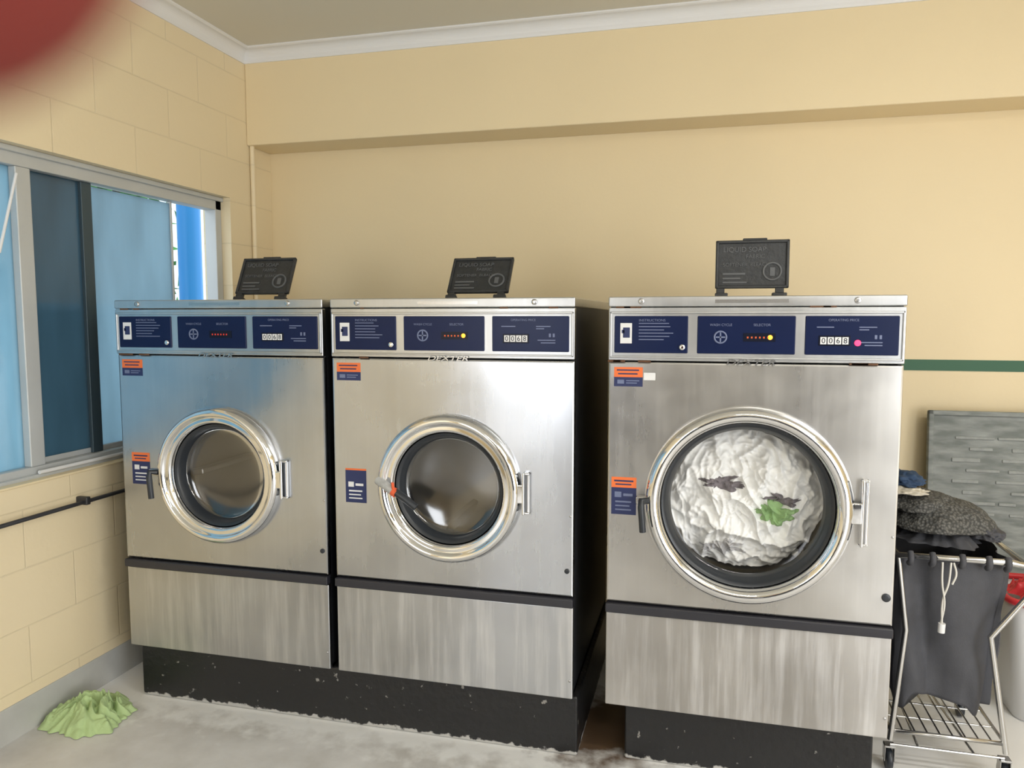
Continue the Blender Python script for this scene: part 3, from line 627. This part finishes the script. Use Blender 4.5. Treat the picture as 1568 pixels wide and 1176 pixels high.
def knit():
    m,nt,b=newmat('knitted_wool'); L=nt.links.new
    tc=N(nt,'ShaderNodeTexCoord'); v=N(nt,'ShaderNodeTexVoronoi'); v.inputs['Scale'].default_value=120; L(tc.outputs['Object'],v.inputs['Vector'])
    cr=N(nt,'ShaderNodeValToRGB'); e=cr.color_ramp.elements; e[0].color=(0.19,0.185,0.17,1); e[1].color=(0.05,0.05,0.046,1); e[1].position=0.7
    L(v.outputs['Distance'],cr.inputs['Fac']); L(cr.outputs['Color'],b.inputs['Base Color']); sv(b,'Roughness',0.9)
    bp=N(nt,'ShaderNodeBump'); bp.inputs['Strength'].default_value=0.8; bp.inputs['Distance'].default_value=0.004; bp.invert=True
    L(v.outputs['Distance'],bp.inputs['Height']); L(bp.outputs['Normal'],b.inputs['Normal'])
    return m
m_knit=knit()
def lump(name,c,r,mat,parent,seed,amp=0.25,f=2.2):
    bm=bmesh.new(); bmesh.ops.create_icosphere(bm,subdivisions=5,radius=1)
    for v in bm.verts:
        n=v.co.normalized(); k=1+amp*noise.noise(n*f+Vector((seed,0,0)))+amp*0.4*(1-abs(noise.noise(n*f*2.0+Vector((0,seed,0))))*2)
        v.co=Vector((n.x*r[0]*k,n.y*r[1]*k,n.z*r[2]*k if n.z>0 else n.z*r[2]*0.35*k))
    me=bpy.data.meshes.new(name); bm.to_mesh(me); bm.free(); me.materials.append(mat)
    for p in me.polygons: p.use_smooth=True
    o=bpy.data.objects.new(name,me); o.location=c; return link(o,parent)
B=empty('clothes_bundle',(0.74,2.66,0.0))
lump('knitted_sweater',(0.005,-0.01,0.752),(0.150,0.15,0.078),m_knit,B,1.3,0.14,1.4)
lump('knitted_sweater_fold',(-0.05,0.0,0.800),(0.105,0.12,0.045),m_knit,B,4.3,0.16,1.6)
lump('blue_towel',(-0.095,0.03,0.868),(0.055,0.07,0.032),pmat('navy_towel',(0.03,0.06,0.12),0.85),B,7.0,0.4)
lump('cream_cloth',(-0.10,-0.04,0.848),(0.060,0.05,0.012),pmat('cream_cloth',(0.6,0.55,0.45),0.85),B,9.0,0.4)
heap('dark_garment',0.0,-0.01,0.155,0.16,0.05,m_bag,2.2,B,z0=0.706)
lump('grey_sleeve',(0.125,-0.06,0.730),(0.05,0.08,0.030),m_bag,B,2.9,0.3)

# ---------------------------------------------------------------- camera
cam=bpy.data.cameras.new('camera'); cam.sensor_width=36; cam.lens=26.45; cam.clip_start=0.003; cam.clip_end=100
co=bpy.data.objects.new('camera',cam); co.location=(0,0,1.4)
co.rotation_euler=(math.radians(90-4.96),0,math.radians(14.2)); S.collection.objects.link(co); S.camera=co
cam.dof.use_dof=True; cam.dof.focus_distance=2.6; cam.dof.aperture_fstop=7.5
bpy.context.view_layer.update()

# ---------------------------------------------------------------- photographer's hand (finger tip over the corner of the lens)
def hand():
    m,nt,b=newmat('skin'); sv(b,'Base Color',(0.17,0.028,0.022,1)); sv(b,'Roughness',0.6); sv(b,'Specular IOR Level',0.2)  # deep red in the base colour imitates light transmitted through the finger
    M=co.matrix_world
    P=[];E=[];Rr=[]
    def add(p,r,parent=None):
        P.append(Vector(p)); Rr.append(r)
        if parent is not None: E.append((parent,len(P)-1))
        return len(P)-1
    wr=add((-0.125,-0.045,0.075),0.027)
    fa=add((-0.145,-0.12,0.13),0.033,wr); fb=add((-0.16,-0.21,0.20),0.040,fa)
    pm=add((-0.118,-0.005,0.055),0.030,wr)
    ks=[(-0.098,0.040,0.030),(-0.108,0.030,0.050),(-0.112,0.014,0.066),(-0.112,-0.004,0.080)]
    ki=[add(k,0.0115-0.0006*i,pm) for i,k in enumerate(ks)]
    a=add((-0.070,0.050,-0.002),0.0100,ki[0]); b2=add((-0.045,0.0365,-0.022),0.0104,a); c=add((-0.0265,0.0220,-0.030),0.0105,b2); add((-0.0172,0.0157,-0.0305),0.0099,c)
    for n_,(q1,q2,q3) in enumerate((((-0.078,0.045,0.030),(-0.056,0.034,0.024),(-0.042,0.022,0.026)),((-0.080,0.026,0.050),(-0.058,0.016,0.046),(-0.045,0.004,0.048)),((-0.084,0.004,0.068),(-0.066,-0.004,0.066),(-0.055,-0.014,0.068)))):
        a=add(q1,0.0090-0.0006*n_,ki[n_+1]); b3=add(q2,0.0082-0.0006*n_,a); add(q3,0.0070-0.0005*n_,b3)
    t1=add((-0.098,-0.028,0.040),0.014,pm); t2=add((-0.075,-0.036,0.020),0.011,t1); add((-0.058,-0.030,0.008),0.009,t2)
    me=bpy.data.meshes.new('photographer_hand'); me.from_pydata([tuple(M@p) for p in P],E,[]); me.update()
    o=bpy.data.objects.new('photographer_hand',me); S.collection.objects.link(o)
    me.materials.append(m)
    sk=o.modifiers.new('skin','SKIN')
    for i,v in enumerate(me.skin_vertices[0].data): v.radius=(Rr[i],Rr[i]); v.use_root=(i==0)
    sk.use_smooth_shade=True
    ss=o.modifiers.new('sub','SUBSURF'); ss.levels=2; ss.render_levels=2
hand()

# ---------------------------------------------------------------- light
wd=bpy.data.worlds.new('World'); S.world=wd; wd.use_nodes=True
bg=wd.node_tree.nodes['Background']; bg.inputs[0].default_value=(0.80,0.90,1.0,1); bg.inputs[1].default_value=2.6
def area(name,loc,rot,sx,sy,power,c):
    l=bpy.data.lights.new(name,'AREA'); l.shape='RECTANGLE'; l.size=sx; l.size_y=sy; l.energy=power; l.color=c
    o=bpy.data.objects.new(name,l); o.location=loc; o.rotation_euler=rot; S.collection.objects.link(o); return o
DAY=(0.99,0.99,1.0)  # added area lamps stand in for daylight at the unseen openings
area('added_shopfront_light',(-1.5,YF-0.1,1.5),(math.radians(90),0,0),0.78,1.5,28,DAY)
area('added_shopfront_light.001',(2.5,YF-0.1,1.2),(math.radians(90),0,0),0.95,2.1,50,DAY)
area('added_side_light',(XR+0.1,(SY0+SY1)/2,1.2),(0,math.radians(90),0),2.1,2.1,85,DAY)
# added ceiling fill lights shaped as fluorescent battens, all out of view
for k,(fx_,fy_) in enumerate(((0.6,-0.6),(1.7,1.0))):
    fx=empty('ceiling_fill_light',(fx_,fy_,ZC-0.004))
    boxes('housing',[(-0.65,0.65,-0.05,0.05,-0.05,0)],m_white,fx,bevel=0.005)
    boxes('fill_cover',[(-0.6,0.6,-0.035,0.035,-0.075,-0.05)],emit('fill_glow_%d'%k,(1,0.97,0.9),6),fx,bevel=0.01)
    area('fill_lamp',(fx_,fy_,ZC-0.09),(0,0,0),1.2,0.08,28,(1.0,0.98,0.93))
print('done')
